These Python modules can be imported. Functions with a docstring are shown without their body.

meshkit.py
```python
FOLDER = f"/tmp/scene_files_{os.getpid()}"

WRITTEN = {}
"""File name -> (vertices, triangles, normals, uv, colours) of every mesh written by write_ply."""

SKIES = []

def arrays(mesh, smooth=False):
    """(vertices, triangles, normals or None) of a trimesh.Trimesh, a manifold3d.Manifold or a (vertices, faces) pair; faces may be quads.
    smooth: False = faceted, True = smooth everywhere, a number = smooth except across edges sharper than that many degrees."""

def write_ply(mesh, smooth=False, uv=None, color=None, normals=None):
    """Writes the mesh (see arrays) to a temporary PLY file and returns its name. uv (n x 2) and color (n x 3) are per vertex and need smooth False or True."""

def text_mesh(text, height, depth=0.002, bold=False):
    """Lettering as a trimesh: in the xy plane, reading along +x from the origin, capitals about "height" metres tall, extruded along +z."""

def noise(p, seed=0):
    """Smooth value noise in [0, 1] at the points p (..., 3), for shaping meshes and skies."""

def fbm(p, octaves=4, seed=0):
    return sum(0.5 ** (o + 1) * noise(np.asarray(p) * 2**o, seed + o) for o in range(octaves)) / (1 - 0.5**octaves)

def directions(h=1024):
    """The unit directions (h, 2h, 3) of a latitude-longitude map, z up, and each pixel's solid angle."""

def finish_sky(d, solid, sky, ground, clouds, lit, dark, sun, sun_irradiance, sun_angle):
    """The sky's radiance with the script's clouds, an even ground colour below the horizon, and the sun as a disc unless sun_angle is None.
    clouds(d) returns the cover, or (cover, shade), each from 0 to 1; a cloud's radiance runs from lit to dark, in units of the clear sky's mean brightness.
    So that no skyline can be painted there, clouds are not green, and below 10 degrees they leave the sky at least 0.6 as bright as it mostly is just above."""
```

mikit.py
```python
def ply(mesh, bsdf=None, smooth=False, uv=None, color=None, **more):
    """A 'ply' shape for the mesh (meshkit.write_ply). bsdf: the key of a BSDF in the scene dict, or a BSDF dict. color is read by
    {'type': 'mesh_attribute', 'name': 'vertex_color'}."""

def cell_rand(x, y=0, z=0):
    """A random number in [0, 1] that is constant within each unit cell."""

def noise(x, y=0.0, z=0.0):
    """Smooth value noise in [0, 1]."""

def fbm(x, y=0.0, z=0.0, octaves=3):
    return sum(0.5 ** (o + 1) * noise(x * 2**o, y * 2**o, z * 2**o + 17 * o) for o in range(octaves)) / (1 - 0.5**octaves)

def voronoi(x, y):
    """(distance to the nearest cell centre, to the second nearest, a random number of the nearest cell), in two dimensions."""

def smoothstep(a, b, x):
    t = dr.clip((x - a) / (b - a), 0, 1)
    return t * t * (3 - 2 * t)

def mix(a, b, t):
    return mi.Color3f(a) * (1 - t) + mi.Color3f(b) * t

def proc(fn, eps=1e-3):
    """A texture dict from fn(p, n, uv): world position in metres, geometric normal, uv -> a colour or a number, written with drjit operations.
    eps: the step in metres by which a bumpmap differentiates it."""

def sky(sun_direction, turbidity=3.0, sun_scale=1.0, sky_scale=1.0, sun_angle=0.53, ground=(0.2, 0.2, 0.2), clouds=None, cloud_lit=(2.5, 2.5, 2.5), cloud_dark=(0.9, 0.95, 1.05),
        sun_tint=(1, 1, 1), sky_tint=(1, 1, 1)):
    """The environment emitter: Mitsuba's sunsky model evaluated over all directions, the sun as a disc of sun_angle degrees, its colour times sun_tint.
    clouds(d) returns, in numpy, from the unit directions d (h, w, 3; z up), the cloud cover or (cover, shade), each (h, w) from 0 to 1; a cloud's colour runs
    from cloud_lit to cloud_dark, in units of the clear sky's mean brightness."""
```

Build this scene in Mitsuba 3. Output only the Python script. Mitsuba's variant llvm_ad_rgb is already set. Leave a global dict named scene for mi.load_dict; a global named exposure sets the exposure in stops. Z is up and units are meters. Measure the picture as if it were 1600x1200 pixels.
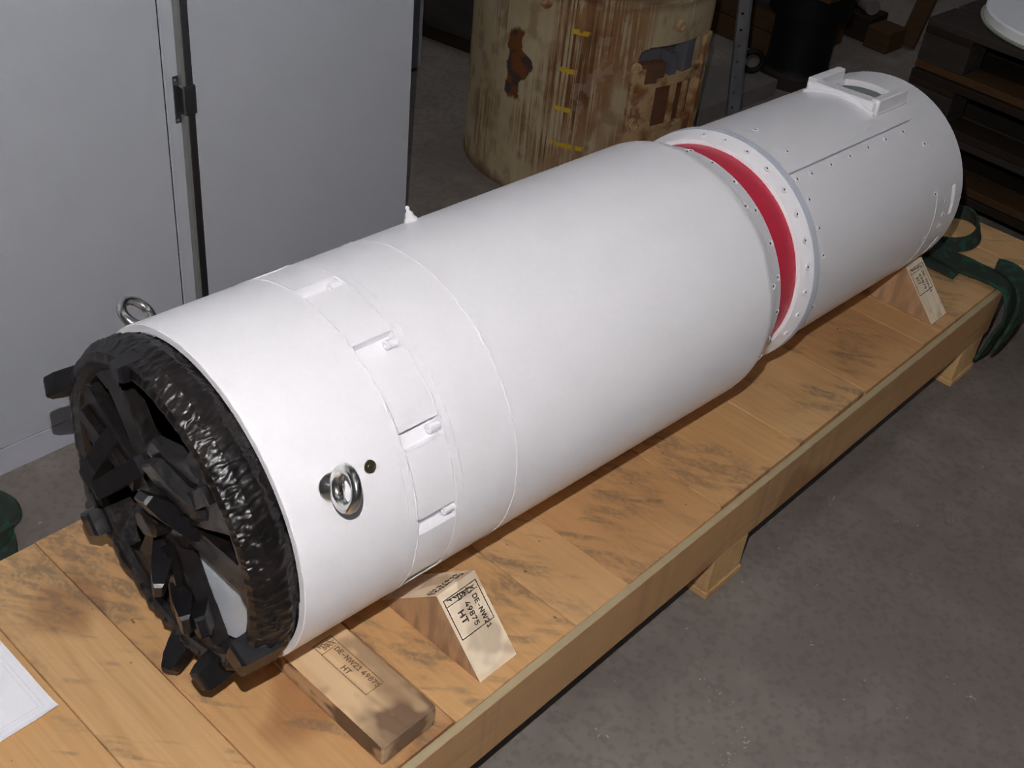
import math, numpy as np, trimesh, mitsuba as mi, mikit, meshkit
import drjit as dr
import manifold3d as m3
from manifold3d import Manifold, CrossSection
from mikit import noise, fbm, smoothstep, mix, proc, cell_rand
from shapely.geometry import Polygon

T = mi.ScalarTransform4f
scene, labels = {}, {}

# ------------------------------------------------------------------ camera
CAM = np.array([-0.59253, -1.10292, 1.68067])
CR = np.array([0.72307053, -0.68465587, 0.09173516])
CU = np.array([0.36647316, 0.49278037, 0.78921792])
CF = np.array([0.58554797, 0.53704175, -0.60722296])
FPX = 1863.45
scene['camera'] = {
    'type': 'perspective', 'fov_axis': 'x', 'fov': math.degrees(2 * math.atan(800 / FPX)),
    'near_clip': 0.05, 'far_clip': 100.0,
    'to_world': T(np.stack([np.r_[-CR, 0], np.r_[CU, 0], np.r_[CF, 0], np.r_[CAM, 1]], 1).tolist())}
exposure = 0.06

# ------------------------------------------------------------------ lights
FLASH = CAM - 0.03 * CR + 0.165 * CU          # the camera's own flash, above the lens
scene['camera_flash'] = {'type': 'point', 'position': FLASH.tolist(), 'intensity': {'type': 'rgb', 'value': [8.3, 8.05, 8.0]}}
ADDED_LAMP = [2.75, 2.85, 3.1]                        # unseen hall luminaires, added for the ambient light (built below)


# ------------------------------------------------------------------ helpers
def lin(r, g, b):
    c = np.array([r, g, b]) / 255.0
    return [float(x) for x in np.where(c <= 0.04045, c / 12.92, ((c + 0.055) / 1.055) ** 2.4)]


def two(b):
    return {'type': 'twosided', 'bsdf': b}


def pr(color, rough=0.5, metallic=0.0, spec=0.5, coat=0.0, coat_gloss=0.0, bump=None, bscale=0.001, eps=1e-3):
    c = color if isinstance(color, dict) else {'type': 'rgb', 'value': list(color)}
    b = {'type': 'principled', 'base_color': c, 'roughness': rough, 'metallic': metallic, 'specular': spec}
    if coat:
        b['clearcoat'] = coat
        b['clearcoat_gloss'] = coat_gloss
    if bump is not None:
        b = {'type': 'bumpmap', 'arbitrary': proc(bump, eps), 'scale': bscale, 'bsdf': b}
    return two(b)


def tm(mf):
    m = mf.to_mesh()
    return trimesh.Trimesh(m.vert_properties[:, :3], m.tri_verts, process=False)


def mf(t):
    return Manifold(m3.Mesh(np.asarray(t.vertices, np.float32), np.asarray(t.faces, np.uint32)))


def cat(ms):
    return trimesh.util.concatenate(ms)


counts = {}


def key_of(name):
    """name, name_001, name_002 ..."""
    n = counts.get(name, 0)
    counts[name] = n + 1
    return name if n == 0 else '%s_%03d' % (name, n)


def add(name, mesh, mat, smooth=30, label=None, cat_=None, group=None, kind=None, to_world=None, **kw):
    k = key_of(name)
    if isinstance(mesh, Manifold):
        mesh = tm(mesh)
    d = dict(mesh) if isinstance(mesh, dict) else mikit.ply(mesh, mat, smooth=smooth, **kw)
    if to_world is not None:
        d['to_world'] = to_world
    scene[k] = d
    info(k, label, cat_, group, kind)
    return k


def info(k, label=None, cat_=None, group=None, kind=None):
    e = {a: b for a, b in (('label', label), ('category', cat_), ('group', group), ('kind', kind)) if b}
    if e:
        labels[k] = e


def thing(name, label, cat_, group=None):
    k = key_of(name)
    info(k, label, cat_, group)
    return k


def frame(o, ex, ey, ez=None):
    ex, ey = np.asarray(ex, float), np.asarray(ey, float)
    ez = np.cross(ex, ey) if ez is None else np.asarray(ez, float)
    M = np.eye(4)
    M[:3, 0], M[:3, 1], M[:3, 2], M[:3, 3] = ex, ey, ez, o
    return M


def xf(mesh, M):
    m = mesh.copy()
    m.apply_transform(M)
    return m


def box(x0, x1, y0, y1, z0, z1, c=0.0):
    """Box with (optionally) chamfered edges: hull of inset boxes."""
    if c <= 0:
        return Manifold.cube([x1 - x0, y1 - y0, z1 - z0]).translate([x0, y0, z0])
    a = box(x0 + c, x1 - c, y0 + c, y1 - c, z0, z1)
    b = box(x0 + c, x1 - c, y0, y1, z0 + c, z1 - c)
    d = box(x0, x1, y0 + c, y1 - c, z0 + c, z1 - c)
    return Manifold.batch_hull([a, b, d])


def lathe_x(prof, seg=160):
    """Closed (x, r) profile turned about the x axis."""
    pts = [(r, x) for x, r in prof]
    a = sum(pts[i][0] * pts[(i + 1) % len(pts)][1] - pts[(i + 1) % len(pts)][0] * pts[i][1] for i in range(len(pts)))
    if a < 0:
        pts = pts[::-1]
    m = Manifold.revolve(CrossSection([pts]), seg)      # axis z
    return m.rotate([0, 90, 0])                         # z -> x


def tube_along(pts, rad, n=12, closed=False):
    P = np.asarray(pts, float)
    N = len(P)
    rad = np.broadcast_to(rad, N)
    tg = np.gradient(P, axis=0) if not closed else np.roll(P, -1, 0) - np.roll(P, 1, 0)
    tg /= np.linalg.norm(tg, axis=1, keepdims=True)
    up = np.array([0.123, 0.31, 0.94])
    V = []
    for i in range(N):
        a = np.cross(tg[i], up); a /= np.linalg.norm(a)
        b = np.cross(tg[i], a)
        t = np.arange(n) * 2 * np.pi / n
        V.append(P[i] + rad[i] * (np.cos(t)[:, None] * a + np.sin(t)[:, None] * b))
    V = np.vstack(V)
    F = []
    for i in range(N if closed else N - 1):
        j = (i + 1) % N
        for k in range(n):
            l = (k + 1) % n
            F += [[i * n + k, i * n + l, j * n + l], [i * n + k, j * n + l, j * n + k]]
    if not closed:
        c0, c1 = len(V), len(V) + 1
        V = np.vstack([V, P[0], P[-1]])
        for k in range(n):
            l = (k + 1) % n
            F += [[c0, k + 0, l], [c1, (N - 1) * n + l, (N - 1) * n + k]]
            F[-2] = [c0, l, k]
            F[-1] = [c1, (N - 1) * n + k, (N - 1) * n + l]
    t = trimesh.Trimesh(V, np.array(F), process=False)
    if t.volume < 0:
        t.invert()
    return t


def displaced(mesh, amp, freq, octaves=3, seed=0, edge=None):
    m = mesh if isinstance(mesh, trimesh.Trimesh) else tm(mesh)
    m = trimesh.Trimesh(m.vertices, m.faces, process=True)
    if edge:
        v, f = trimesh.remesh.subdivide_to_size(m.vertices, m.faces, edge, max_iter=12)
        m = trimesh.Trimesh(v, f, process=True)
    n = m.vertex_normals
    m.vertices = m.vertices + n * (amp * (meshkit.fbm(m.vertices * freq + 31.7, octaves, seed) - 0.5) * 2)[:, None]
    return m


# ------------------------------------------------------------------ materials
def paint_fn(p, n, uv):
    s = smoothstep(0.55, 0.9, fbm(p.x * 6, p.y * 6, p.z * 6, 4)) * 0.03
    return mix(lin(238, 237, 240), lin(214, 211, 208), s * 4)


scene['white_paint'] = pr(proc(paint_fn), 0.32, spec=0.45, coat=0.25, coat_gloss=0.85,
                          bump=lambda p, n, uv: fbm(p.x * 140, p.y * 140, p.z * 140, 2), bscale=0.00010, eps=2e-3)
scene['white_inside'] = pr(lin(198, 204, 212), 0.5)
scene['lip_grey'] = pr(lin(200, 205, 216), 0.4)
scene['red_paint'] = pr(lin(205, 45, 70), 0.4)
scene['dark_gap'] = pr(lin(30, 30, 34), 0.6)
scene['black_inside'] = pr(lin(14, 13, 14), 0.8, spec=0.2)
scene['pocket_grey'] = pr(lin(120, 128, 128), 0.25, spec=0.6)


def black_fn(p, n, uv):
    s = fbm(p.x * 25, p.y * 25, p.z * 25, 4)
    return mix(lin(15, 12, 12), lin(29, 24, 23), smoothstep(0.4, 0.75, s))


scene['black_paint'] = pr(proc(black_fn), 0.36, spec=0.5,
                          bump=lambda p, n, uv: fbm(p.x * 70, p.y * 70, p.z * 70, 3), bscale=0.0016, eps=1.5e-3)
scene['black_tool'] = pr(lin(22, 21, 23), 0.36, spec=0.5,
                         bump=lambda p, n, uv: fbm(p.x * 60, p.y * 60, p.z * 60, 3), bscale=0.0008, eps=1.5e-3)
scene['zinc'] = pr(lin(205, 205, 200), 0.22, metallic=1.0)
scene['brass_zinc'] = pr(lin(196, 190, 160), 0.3, metallic=1.0)
scene['screw_white'] = pr(lin(232, 232, 236), 0.25, spec=0.6)
scene['dark_dot'] = pr(lin(62, 64, 70), 0.5)


YAW = 0.058893
CY, SY = math.cos(YAW), math.sin(YAW)


def pal(p):
    """World point -> pallet coordinates."""
    return p.x * CY + p.y * SY, -p.x * SY + p.y * CY


def wood(base, dark, along='y', seed=0.0, stain=0.5, fine=95.0, smudge=(116, 98, 82), weather=False):
    b, d, g = lin(*base), lin(*dark), lin(*smudge)

    def fn(p, n, uv):
        X, Y = pal(p)
        a, c = (Y, X) if along == 'y' else (X, Y)
        c = c + p.z * 0.7
        w = fbm(c * 9 + seed, a * 1.6 + seed * 1.7, p.z * 9, 3)
        rings = noise((c + w * 0.16) * fine + seed * 3, a * 2.2, p.z * 20)
        gr = fbm(c * 260, a * 9 + seed, p.z * 260, 2)
        col = mix(b, d, dr.clip(0.34 * smoothstep(0.35, 0.95, rings) + 0.55 * (gr - 0.3) + 0.45 * (w - 0.45), 0, 1))
        knot_r = fbm(c * 7 + 5 + seed, a * 5, 3.0, 2)
        col = mix(col, lin(140, 92, 58), 0.55 * smoothstep(0.70, 0.80, knot_r))
        if stain > 0:
            s1 = fbm(X * 5.3 + 11.3 + seed, Y * 4.1 + 4.7, 2.0, 4)
            s2 = fbm((X * 0.9 + Y * 0.35) * 62 + 3.1, (Y * 0.9 - X * 0.35) * 17 + seed, 5.0, 3)
            col = mix(col, g, stain * smoothstep(0.45, 0.62, s1) * (0.18 + 0.8 * smoothstep(0.36, 0.68, s2)) * (0.55 + 0.45 * smoothstep(0.35, 0.6, fbm(X * 190, Y * 120, 3.0, 2))))
            s3 = fbm(X * 2.2 + 1.3, Y * 2.7 + 9, 8.0, 2)
            col = mix(col, lin(182, 136, 92), 0.4 * smoothstep(0.42, 0.72, s3))
            sc = smoothstep(0.54, 0.76, fbm((X * 0.8 + Y * 0.6) * 60, (Y * 0.8 - X * 0.6) * 9 + seed, 4.0, 3)) * smoothstep(0.46, 0.58, fbm(X * 8 + 2, Y * 8 + 1, 9.0, 3))
            col = mix(col, g, 0.85 * stain * sc * (0.5 + 0.5 * smoothstep(0.3, 0.6, fbm(X * 170, Y * 170, 6.0, 2))))
            sp = noise(X * 130, Y * 130, 1.0) * noise(X * 60 + 7, Y * 60, 2.0)
            col = mix(col, lin(70, 52, 44), 0.7 * smoothstep(0.80, 0.90, sp))
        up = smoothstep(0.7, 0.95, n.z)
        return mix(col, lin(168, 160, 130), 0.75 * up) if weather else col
    return fn


def wood_bump(p, n, uv):
    X, Y = pal(p)
    return fbm(X * 160, Y * 14, p.z * 160, 2)


PLANK_MATS = []
for i, (a, d) in enumerate([((207, 164, 113), (180, 135, 87)), ((202, 158, 109), (176, 131, 84)), ((209, 168, 119), (184, 141, 94))]):
    scene['deck_wood_%d' % (i + 1)] = pr(proc(wood(a, d, 'y', 3.7 * i, 0.62)), 0.62, spec=0.25, bump=wood_bump, bscale=0.0004)
    PLANK_MATS.append('deck_wood_%d' % (i + 1))
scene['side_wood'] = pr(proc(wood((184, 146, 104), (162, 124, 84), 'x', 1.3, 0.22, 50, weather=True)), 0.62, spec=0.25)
scene['edge_wood'] = pr(proc(wood((186, 160, 118), (150, 132, 100), 'x', 6.3, 0.45, 60, (120, 120, 96))), 0.7, spec=0.2)
scene['block_wood'] = pr(proc(wood((214, 178, 124), (186, 146, 96), 'y', 2.1, 0.2, 40)), 0.65, spec=0.2)


def beam_fn(p, n, uv):
    X, Y = pal(p)
    w = fbm(X * 14, Y * 3, p.z * 14, 3)
    r = noise((X + w * 0.06) * 110, Y * 3, p.z * 60)
    col = mix(lin(218, 188, 148), lin(188, 152, 112), 0.6 * smoothstep(0.3, 0.9, r) + 0.5 * (w - 0.4))
    s = smoothstep(0.50, 0.66, fbm(X * 13 + 2, Y * 10 + 8.2, p.z * 12, 4))
    e = smoothstep(-0.27, -0.345, Y + 0.03 * (fbm(X * 30, Y * 20, 1.0, 2) - 0.5)) * smoothstep(0.36, 0.6, fbm(X * 24, Y * 18, p.z * 20, 3))
    col = mix(col, lin(105, 82, 66), dr.clip(0.5 * s + 0.75 * e, 0, 0.9))
    side = smoothstep(0.7, 0.9, -n.x)
    blot = smoothstep(0.50, 0.60, fbm(Y * 14 + 2.0, p.z * 20, 4.0, 3))
    col = mix(col, lin(176, 134, 94), 0.55 * side)
    return mix(col, lin(76, 58, 48), side * 0.8 * blot)


scene['beam_wood'] = pr(proc(beam_fn), 0.7, spec=0.2)


def wedge_fn(p, n, uv):
    X, Y = pal(p)
    dd = dr.sqrt(dr.square((X - 0.27) * 1.2) + dr.square((Y + 0.15) * 0.8) + 1e-6)
    rr = noise(dd * 170 + 0.6 * fbm(X * 15, Y * 15, p.z * 15, 2), 0.3, 0.1)
    col = mix(lin(246, 228, 200), lin(230, 204, 170), 0.55 * smoothstep(0.25, 0.85, rr))
    s = smoothstep(0.56, 0.68, fbm(X * 17 + 3, Y * 15, p.z * 15, 3))
    col = mix(col, lin(150, 120, 96), 0.45 * s)
    side = smoothstep(0.6, 0.8, -n.x)             # the sawn side is the same wood, mixed browner
    old = mix(lin(176, 132, 88), lin(140, 98, 62), smoothstep(0.3, 0.7, fbm(Y * 60, p.z * 14, 3.0, 3)))  # brown tones mixed in on that side
    return mix(col, old, 0.85 * side)


scene['wedge_wood'] = pr(proc(wedge_fn), 0.65, spec=0.2)
scene['stamp_ink'] = pr(lin(58, 46, 42), 0.8, spec=0.1)
scene['stamp_ink_faded'] = pr(lin(122, 92, 72), 0.8, spec=0.1)


def floor_fn(p, n, uv):
    a = fbm(p.x * 1.7, p.y * 1.7, 1.0, 4)
    b = fbm(p.x * 13, p.y * 13, 2.0, 4)
    c = fbm(p.x * 90, p.y * 90, 3.0, 2)
    col = mix(lin(118, 110, 104), lin(134, 126, 119), smoothstep(0.32, 0.68, a * 0.6 + b * 0.4))
    col = mix(col, lin(92, 84, 78), 0.25 * smoothstep(0.5, 0.75, c))
    d = smoothstep(0.66, 0.78, fbm(p.x * 5 + 8, p.y * 5, 6.0, 4))
    col = mix(col, lin(150, 140, 128), 0.25 * d)
    sp = noise(p.x * 230, p.y * 230, 4.0) * noise(p.x * 31, p.y * 31, 9.0)
    return mix(col, lin(190, 182, 172), 0.6 * smoothstep(0.80, 0.88, sp))


scene['concrete'] = pr(proc(floor_fn), 0.5, spec=0.35, bump=lambda p, n, uv: fbm(p.x * 120, p.y * 120, 0.0, 3), bscale=0.0006, eps=2e-3)
scene['hall_wall'] = pr(lin(120, 124, 128), 0.8)
scene['hall_ceiling'] = pr(lin(170, 172, 174), 0.8)


def cab_fn(p, n, uv):
    s = fbm(p.x * 3, p.y * 3, p.z * 3, 3)
    return mix(lin(178, 182, 189), lin(172, 176, 183), s)


scene['cabinet_paint'] = pr(proc(cab_fn), 0.42, spec=0.4, bump=lambda p, n, uv: fbm(p.x * 260, p.y * 260, p.z * 260, 2), bscale=0.00025, eps=1.5e-3)
scene['cabinet_plinth'] = pr(lin(178, 180, 190), 0.5, spec=0.3)
scene['rod_metal'] = pr(lin(132, 136, 132), 0.4, metallic=0.35)
scene['bracket_metal'] = pr(lin(96, 100, 104), 0.3, metallic=0.9)
scene['galvanised'] = pr(proc(lambda p, n, uv: mix(lin(176, 182, 190), lin(130, 136, 146), fbm(p.x * 40, p.y * 40, p.z * 12, 3))), 0.35, metallic=0.8)

CASX, CASY, CASR = 2.0087, 1.137, 0.346


def rust_fn(p, n, uv):
    an = dr.atan2(p.y - CASY, p.x - CASX)
    u = an * CASR
    z = p.z
    blot = fbm(u * 7 + 3, z * 6, 2.0, 4)
    lines = fbm(u * 210, z * 3.2, 1.0, 3)
    broken = fbm(u * 40 + 5, z * 15, 7.0, 3)
    col = mix(lin(172, 160, 132), lin(150, 132, 100), fbm(u * 9, z * 9, 5.0, 4))
    col = mix(col, lin(128, 106, 78), 0.6 * smoothstep(0.5, 0.72, fbm(u * 26, z * 18, 4.0, 4)))
    # rust runs strongest in the middle of the face
    mid = smoothstep(-2.85, -2.45, an) * smoothstep(-1.80, -2.1, an)
    reg = dr.clip(0.12 + 0.95 * mid * smoothstep(0.30, 0.55, blot + 0.1) + 0.35 * smoothstep(0.5, 0.62, blot), 0, 1)
    r = reg * smoothstep(0.40, 0.58, 0.75 * lines + 0.35 * (broken - 0.35) + 0.16 * mid)
    col = mix(col, lin(124, 80, 44), 0.8 * r)
    col = mix(col, lin(84, 52, 34), 0.8 * reg * smoothstep(0.60, 0.72, 0.5 * lines + 0.55 * blot))
    col = mix(col, lin(92, 64, 46), 0.7 * smoothstep(0.56, 0.60, z) * smoothstep(0.3, 0.6, fbm(u * 9, z * 30, 3.0, 3)))
    col = mix(col, lin(170, 160, 146), 0.25 * smoothstep(0.66, 0.74, fbm(u * 28 + 8, z * 22, 6.0, 3)))
    # bare rust-brown patch on the left where the paint has flaked off
    pa = (an + 3.03) * CASR - 0.022 * smoothstep(0.06, 0.0, dr.abs(z - 0.385)) + 0.016 * (fbm(u * 40, z * 40, 4.0, 3) - 0.5) * 2 + (z - 0.38) * 0.05
    pz = z + 0.03 * (fbm(u * 60, 2.0, 4.0, 2) - 0.5)
    patch = smoothstep(0.028, 0.022, dr.abs(pa) - 0.016 * smoothstep(0.05, 0.0, dr.abs(z - 0.385))) * smoothstep(0.27, 0.285, pz) * smoothstep(0.485, 0.47, pz)
    col = mix(col, mix(lin(100, 60, 34), lin(64, 52, 48), smoothstep(0.4, 0.6, fbm(u * 30, z * 30, 2.0, 2))), patch)
    # four short yellow marks, one below the other
    my = mi.Float(0)
    for zc_, a0, l in ((0.512, -2.49, 0.030), (0.402, -2.57, 0.032), (0.290, -2.57, 0.028), (0.182, -2.50, 0.05)):
        my = dr.maximum(my, smoothstep(l, l - 0.006, dr.abs((an - a0) * CASR)) * smoothstep(0.009, 0.005, dr.abs(z - zc_ + 0.08 * (an - a0) * CASR)))
    col = mix(col, lin(178, 146, 40), my * smoothstep(0.25, 0.5, fbm(u * 80, z * 50, 9.0, 2)))
    # darker brown towards the bottom rim
    col = mix(col, lin(84, 60, 44), 0.8 * smoothstep(0.05, 0.0, z + 0.03 * (fbm(u * 20, 1.0, 1.0, 2) - 0.5)))
    return col


scene['rusty_paint'] = pr(proc(rust_fn), 0.75, spec=0.2, bump=lambda p, n, uv: fbm(p.x * 50, p.y * 50, p.z * 30, 4), bscale=0.002, eps=2e-3)
scene['mud_paint'] = pr(proc(lambda p, n, uv: mix(mix(lin(170, 142, 106), lin(124, 84, 52), smoothstep(0.4, 0.65, fbm(p.x * 22, p.y * 22, p.z * 14, 4))),
                                                 lin(96, 62, 42), 0.7 * smoothstep(0.58, 0.7, fbm(p.x * 30 + 4, p.y * 30, p.z * 30, 3)))), 0.8, spec=0.15)
scene['rust_dark'] = pr(proc(lambda p, n, uv: mix(lin(112, 72, 48), lin(78, 64, 56), fbm(p.x * 25, p.y * 25, p.z * 25, 3))), 0.8, spec=0.15)
scene['grey_steel'] = pr(lin(112, 112, 120), 0.5, metallic=0.4)
scene['black_steel'] = pr(lin(13, 11, 11), 0.6, spec=0.25)
scene['rust_base'] = pr(proc(lambda p, n, uv: mix(lin(40, 22, 16), lin(24, 18, 16), fbm(p.x * 40, p.y * 40, p.z * 40, 3))), 0.7)
scene['old_wood'] = pr(proc(lambda p, n, uv: mix(lin(46, 36, 27), lin(30, 24, 20), fbm(p.x * 20, p.y * 5, p.z * 50, 3))), 0.8, spec=0.15)
scene['old_wood_grey'] = pr(proc(lambda p, n, uv: mix(lin(58, 52, 48), lin(40, 36, 34), fbm(p.x * 20, p.y * 5, p.z * 50, 3))), 0.8, spec=0.15)
scene['orange_wood'] = pr(proc(lambda p, n, uv: mix(lin(78, 55, 32), lin(56, 39, 24), fbm(p.x * 12, p.y * 12, p.z * 60, 3))), 0.7, spec=0.2)
scene['slab_grey'] = pr(proc(lambda p, n, uv: mix(lin(116, 111, 107), lin(98, 93, 90), fbm(p.x * 14, p.y * 14, p.z * 14, 3))), 0.75, spec=0.2)
scene['panel_grey'] = pr(lin(130, 130, 138), 0.5)
scene['lid_white'] = pr(lin(244, 245, 248), 0.3, spec=0.5)
scene['lid_edge'] = pr(lin(150, 158, 140), 0.5)
scene['paper'] = pr(lin(248, 248, 252), 0.8, spec=0.1)
scene['pencil'] = pr(lin(228, 228, 238), 0.8, spec=0.1)


def web_fn(p, n, uv):
    s = fbm(p.x * 45, p.y * 45, p.z * 45, 3)
    w = noise(p.x * 420, p.y * 420, p.z * 420)
    c = mix(lin(50, 60, 54), lin(44, 92, 74), smoothstep(0.5, 0.72, s))
    return mix(c, lin(56, 54, 48), 0.5 * w)


scene['green_webbing'] = pr(proc(web_fn), 0.9, spec=0.1, bump=lambda p, n, uv: noise(p.x * 300, p.y * 300, p.z * 300), bscale=0.0008, eps=1e-3)
scene['green_edge'] = pr(lin(40, 92, 68), 0.9, spec=0.1)
scene['lamp_housing'] = pr(lin(220, 222, 224), 0.5)

# ------------------------------------------------------------------ setting
HX0, HX1, HY0, HY1, HZ = -5.0, 11.0, -7.0, 9.0, 5.2
add('floor', box(HX0, HX1, HY0, HY1, -0.2, 0), 'concrete', False, 'grey brown bare concrete floor of the workshop', kind='structure')
add('ceiling', box(HX0, HX1, HY0, HY1, HZ, HZ + 0.2), 'hall_ceiling', False, 'pale workshop ceiling', kind='structure')
for nm, b in dict(wall_left=(HX0, HX1, HY1, HY1 + .2), wall_right=(HX0, HX1, HY0 - .2, HY0), wall_back=(HX1, HX1 + .2, HY0, HY1), wall_front=(HX0 - .2, HX0, HY0, HY1)).items():
    add(nm, box(*b, 0, HZ), 'hall_wall', False, 'plain grey workshop wall', kind='structure')
tube_mesh = tm(box(-0.75, 0.75, -0.14, 0.14, -0.02, 0))
house = tm(box(-0.8, 0.8, -0.18, 0.18, 0.002, 0.08, 0.01))
for x in (-3.0, -0.3, 2.4, 5.5):  # grid of unseen lamps added to give the hall its ambient light
    for y in (-3.2, 0.2, 3.8):
        k = thing('added_ceiling_lamp', 'long unseen luminaire added under the workshop ceiling for ambient light', 'lamp', 'added luminaires under the ceiling')
        add(k + '__housing', xf(house, frame((x, y, HZ - 0.085), (1, 0, 0), (0, 1, 0))), 'lamp_housing')
        add(k + '__diffuser', xf(tube_mesh, frame((x, y, HZ - 0.085), (1, 0, 0), (0, 1, 0))), 'lamp_housing', False, emitter={'type': 'area', 'radiance': {'type': 'rgb', 'value': ADDED_LAMP}})

# ------------------------------------------------------------------ pallet
PZ, PB = 0.22776, 0.105


def PX(x, y, z):
    """pallet -> world"""
    return np.array([x * CY - y * SY, x * SY + y * CY, z])


PM = frame((0, 0, 0), (CY, SY, 0), (-SY, CY, 0))


def pbox(x0, x1, y0, y1, z0, z1, c=0.0015):
    return xf(tm(box(x0, x1, y0, y1, z0, z1, c)), PM)


def quad_slab(poly, z0, z1, c=0.0012):
    """Plank of a slightly irregular outline (pallet x, y), bevelled on top."""
    P = Polygon(poly)
    a = Manifold.extrude(CrossSection([list(P.exterior.coords)[:-1]]), z1 - z0 - c).translate([0, 0, z0])
    b = Manifold.extrude(CrossSection([list(P.buffer(-c, join_style=2).exterior.coords)[:-1][::-1]]) if False else CrossSection([list(P.exterior.coords)[:-1]]).offset(-c, m3.JoinType.Miter), z1 - z0).translate([0, 0, z0])
    return xf(tm(Manifold.batch_hull([a, b])), PM)


rng = np.random.default_rng(5)
pallet = thing('wooden_pallet', 'long orange brown wooden pallet under the white tube', 'pallet')
joints = [-0.82, -0.52, -0.221, -0.092, 0.165, 0.435, 0.571, 0.843, 1.114, 1.372, 1.631, 1.708, 2.012]
for i in range(len(joints) - 1):
    g = 0.0007
    y0 = -0.366 + 0.006 * rng.random() if i not in (2, 4, 5, 6) else -0.3665
    a, b = joints[i] + g, joints[i + 1] - g
    dz = 0.0015 * (rng.random() - 0.3)
    add(pallet + '__plank', quad_slab([(a, y0), (b, y0 + 0.003 * (rng.random() - .5)), (b, 0.352 - 0.004 * rng.random()), (a, 0.350)], PZ - 0.022, PZ + dz * 0.6), PLANK_MATS[(i * 2 + 1) % 3], 25)
add(pallet + '__side_board', pbox(-0.82, 2.006, -0.381, -0.3665, PB, PZ - 0.0012, 0.001), 'side_wood', 25)
add(pallet + '__side_board', pbox(-0.82, 2.006, -0.3665, -0.346, PB + 0.002, PZ - 0.0225, 0.001), 'edge_wood', 25)
add(pallet + '__side_board', pbox(-0.82, 2.006, 0.325, 0.348, PB, PZ - 0.023, 0.001), 'side_wood', 25)
add(pallet + '__middle_beam', pbox(-0.82, 2.006, -0.05, 0.03, PB, PZ - 0.023, 0.001), 'side_wood', 25)
for x in (-0.55, 0.841, 1.872):
    add(pallet + '__skid', pbox(x, x + 0.114, -0.3805, 0.34, 0.017, PB - 0.0005, 0.002), 'block_wood', 25)
    add(pallet + '__skid_runner', pbox(x - 0.002, x + 0.117, -0.384, 0.342, 0.0, 0.0165, 0.0015), 'block_wood', 25)

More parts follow.
